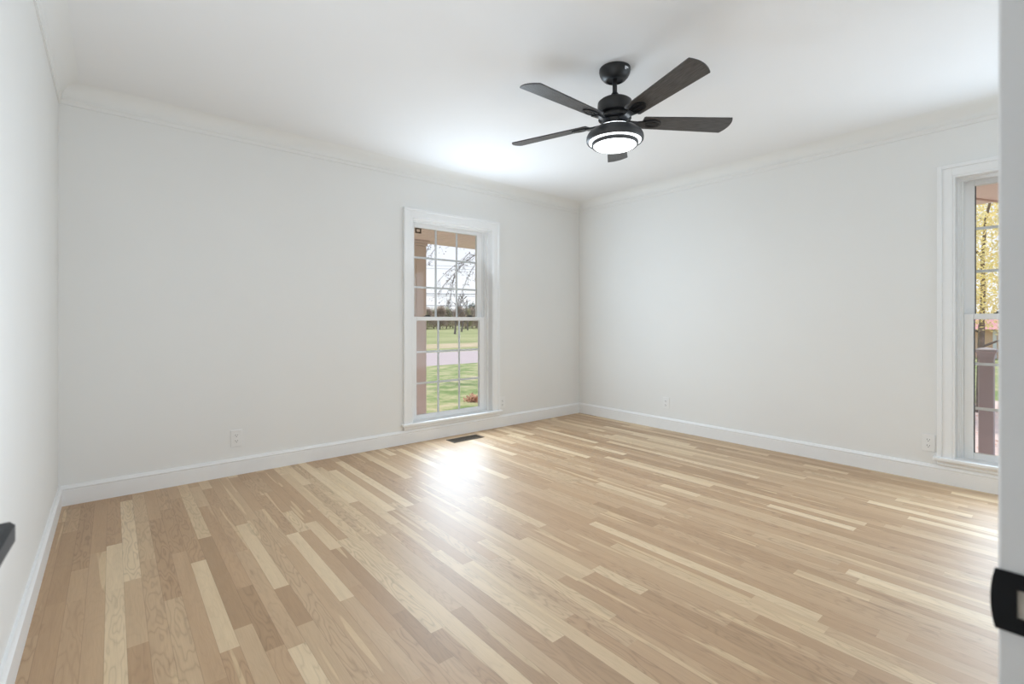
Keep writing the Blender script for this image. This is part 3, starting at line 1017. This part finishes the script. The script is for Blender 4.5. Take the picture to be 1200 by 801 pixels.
obj('branch', bm, M['twig'], bt)
obj('foliage', leaves([p for p in lp if rnd.random() < 0.55], 1, 0.028, 0.05, rnd), M['twig'], bt)

# power lines with two poles
py = 40.0
def wire_pole(px_):
    p = rayp(px_, 376, Y=py)
    o = tag(empty('utility_pole', (p.x, py, GZ)), None)
    obj('pole_shaft', lathe(NB(), [(0.14, -0.3), (0.14, 0), (0.10, 7.5), (0, 7.52)], 12), M['pole'], o, smooth=True, angle=40)
    obj('crossarm', BX(-0.06, 0.06, -0.9, 0.9, 5.9, 6.05), M['pole'], o)
    return o
p1 = wire_pole(380); tag(p1, 'wooden utility pole at the left end of the cables by the road', 'utility pole', 'utility poles along the road')
p2 = wire_pole(690); tag(p2, 'wooden utility pole at the right end of the cables by the road', 'utility pole', 'utility poles along the road')
wl = ['highest thin power cable crossing the sky outside the far window', 'second highest thin power cable outside the far window',
      'thick upper cable of the pair above the trees outside the far window', 'thin lower cable of the pair above the trees outside the far window',
      'lowest cable just above the distant trees outside the far window']
for (ya, yb, yo, r), lab in zip(((308, 315, -0.122, 0.014), (312, 318, 0.122, 0.014), (344.0, 344.3, -0.162, 0.036), (345.5, 347.5, 0.148, 0.022), (358.5, 357.2, -0.162, 0.030)), wl):
    bm = NB()
    A = rayp(380, ya, Y=py + yo); B = rayp(690, yb, Y=py + yo)
    n = 14
    pts = []
    for i in range(n + 1):
        t = i / n
        p = A.lerp(B, t); p.z -= 0.25 * 4 * t * (1 - t) - 0.22
        pts.append(p)
    for a, b in zip(pts, pts[1:]): tube(bm, a, b, r, r, 5, cap=False)
    tag(obj('power_cable', bm, M['wire']), lab, 'cable', 'power cables along the road')

# distant tree line
rnd = random.Random(21)
def blob_tree(name, px_, Y, top_y, w, m, lab, cat='tree', bare=False, zf=None):
    p = rayp(px_, 376, Y=Y); p.z = GZ
    top = rayp(px_, top_y, Y=Y).z
    h = top - GZ
    o = tag(empty(name, p), lab, cat, 'trees and brush beyond the field')
    bm = NB()
    if bare:
        lp = []
        grow(bm, (0, 0, 0), (0, 0, 1), h * 0.5, 0.16, 3, rnd, lp, spread=0.7, kids=2, steps=3, seg=5, twig_min=0.035)
        obj('trunk', bm, M['bark'], o)
        return o
    tube(bm, (0, 0, -0.2), (0, 0, h * 0.55), 0.16, 0.1, 7)
    obj('trunk', bm, M['bark'], o)
    pts = []
    for k in range(90):
        a = rnd.uniform(0, 2 * pi); rr = w * math.sqrt(rnd.random()); zz = h * (0.12 + 0.86 * rnd.random() ** 0.8)
        fall = 1 - 0.75 * (zz / h) ** 2
        pts.append(Vector((rr * cos(a) * fall, rr * sin(a) * fall, zz)))
    obj('foliage', leaves(pts, 34, 0.15, 0.36, rnd), m, o)
    return o
line = [(470 + 7.6 * i, (366, 363, 361, 365, 362, 364, 361, 363, 365, 360, 363, 362, 361)[i], 1.62, 'leaf_bush' if i in (0, 3, 5, 7, 10) else 'leaf_dull') for i in range(13)]
desc = {'leaf_dull': 'brown brush clump', 'leaf_bush': 'olive green brush clump'}
line.sort()
for i, (px_, ty, w, mk) in enumerate(line):
    nth = ['first', 'second', 'third', 'fourth', 'fifth', 'sixth', 'seventh', 'eighth', 'ninth', 'tenth', 'eleventh', 'twelfth', 'thirteenth'][i]
    blob_tree('brush_clump', px_, 84 + (i % 3) * 5, ty, w, M[mk], '%s at the far field edge, %s from the left of the row' % (desc[mk], nth), 'brush')
blob_tree('evergreen_tree', 553, 102, 357, 2.0, M['evergreen'], 'small dark evergreen standing above the brown brush', 'tree')
for bi, (px_, ty, lab) in enumerate(((533, 352, 'bare grey tree rising above the brush, nearer the middle of the pane'), (548, 348, 'tallest bare grey tree rising above the brush at the right'), (541, 352, 'bare grey tree between the two other bare trees'))):
    blob_tree('bare_tree', px_, (52, 73, 62)[bi], ty, 3, None, lab, 'tree', bare=True)

# leaf pile below the far window
lpz = rayp(556, 470, Y=8.15); lpz.z = GZ
bm = NB()
pts = [Vector((rnd.gauss(0, 0.10), rnd.gauss(0, 0.1), abs(rnd.gauss(0, 0.035)) + 0.01)) for _ in range(90)]
o = obj('leaf_pile', leaves(pts, 2, 0.045, 0.03, rnd), M['leaf_brown'], None, lpz)
tag(o, 'small heap of brown fallen leaves on the lawn below the far window', 'leaves', kind='stuff')

# yellow tree outside the right window
rnd = random.Random(3)
yp = rayp(1147.5, 400, X=12.0); yp.z = GZ
yt = tag(empty('yellow_tree', yp), 'yellow autumn tree outside the right window', 'tree')
bm = NB(); lp = []
tube(bm, (0, 0, -0.1), (0.02, -0.03, 1.6), 0.055, 0.045, 10)
grow(bm, (0.02, -0.03, 1.5), (0, -0.05, 1), 2.6, 0.04, 3, rnd, lp, spread=0.85, kids=2, steps=4, seg=7, twig_min=0.006)
grow(bm, (0.02, -0.03, 1.2), (0, -0.9, 0.45), 1.3, 0.022, 2, rnd, lp, spread=0.7, kids=2, steps=4, seg=6, twig_min=0.006)
grow(bm, (0.02, -0.03, 1.45), (0.2, 0.9, 0.6), 1.5, 0.022, 2, rnd, lp, spread=0.7, kids=2, steps=4, seg=6, twig_min=0.006)
obj('trunk', bm, M['bark'], yt)
cl_ = []
while len(cl_) < 520:
    p = Vector((rnd.uniform(-1.5, 1.5), rnd.uniform(-1.6, 1.6), rnd.uniform(1.55, 4.2)))
    if (p.x / 1.5) ** 2 + (p.y / 1.6) ** 2 + ((p.z - 2.8) / 1.4) ** 2 < 1: cl_.append(p)
obj('foliage', leaves(cl_, 40, 0.030, 0.14, rnd), M['leaf_yellow'], yt)

# fallen leaves on the driveway
bm_pts = [Vector((rnd.uniform(0, 5.5), rnd.uniform(-1.2, 1.2), 0.012)) for _ in range(150)]
bm = NB()
for p in bm_pts:
    a = rnd.uniform(0, 2 * pi); s_ = rnd.uniform(0.025, 0.05)
    q = [(cos(a) * s_, sin(a) * s_), (-sin(a) * s_ * .6, cos(a) * s_ * .6), (-cos(a) * s_, -sin(a) * s_), (sin(a) * s_ * .6, -cos(a) * s_ * .6)]
    bm.faces.new([bm.verts.new((p.x + x, p.y + y, p.z + rnd.uniform(-0.006, 0.012))) for x, y in q])
o = obj('fallen_leaves', bm, M['leaf_brown'], None, (7.4, 0.2, GZ + 0.02))
tag(o, 'scattered brown leaves fallen on the pale driveway behind the grey post', 'leaves', kind='stuff')

# neighbouring brick house
hx_ = 30.0
hp = rayp(1160, 400, X=hx_)
nh = tag(empty('brick_house', (hx_, hp.y, GZ)), 'low orange brick house with a pink-red roof beyond the yellow tree', 'house')
obj('wall', BX(0, 7, -7, 6, 0, 1.32), M['brick'], nh)
bm = NB()
a = [bm.verts.new(p) for p in ((-0.5, -7.5, 1.3), (-0.5, 6.5, 1.3), (3.5, 6.5, 1.95), (3.5, -7.5, 1.95), (7.5, -7.5, 1.3), (7.5, 6.5, 1.3))]
for f in ((0, 1, 2, 3), (3, 2, 5, 4), (0, 3, 4), (1, 5, 2), (0, 4, 5, 1)): bm.faces.new([a[i] for i in f])
obj('roof', bm, M['roof_red'], nh)
tag(obj('downspout', BX(-0.08, 0.0, -0.22, -0.10, 0, 1.28, bevel=0.01), M['white_ext'], nh), 'white downspout')
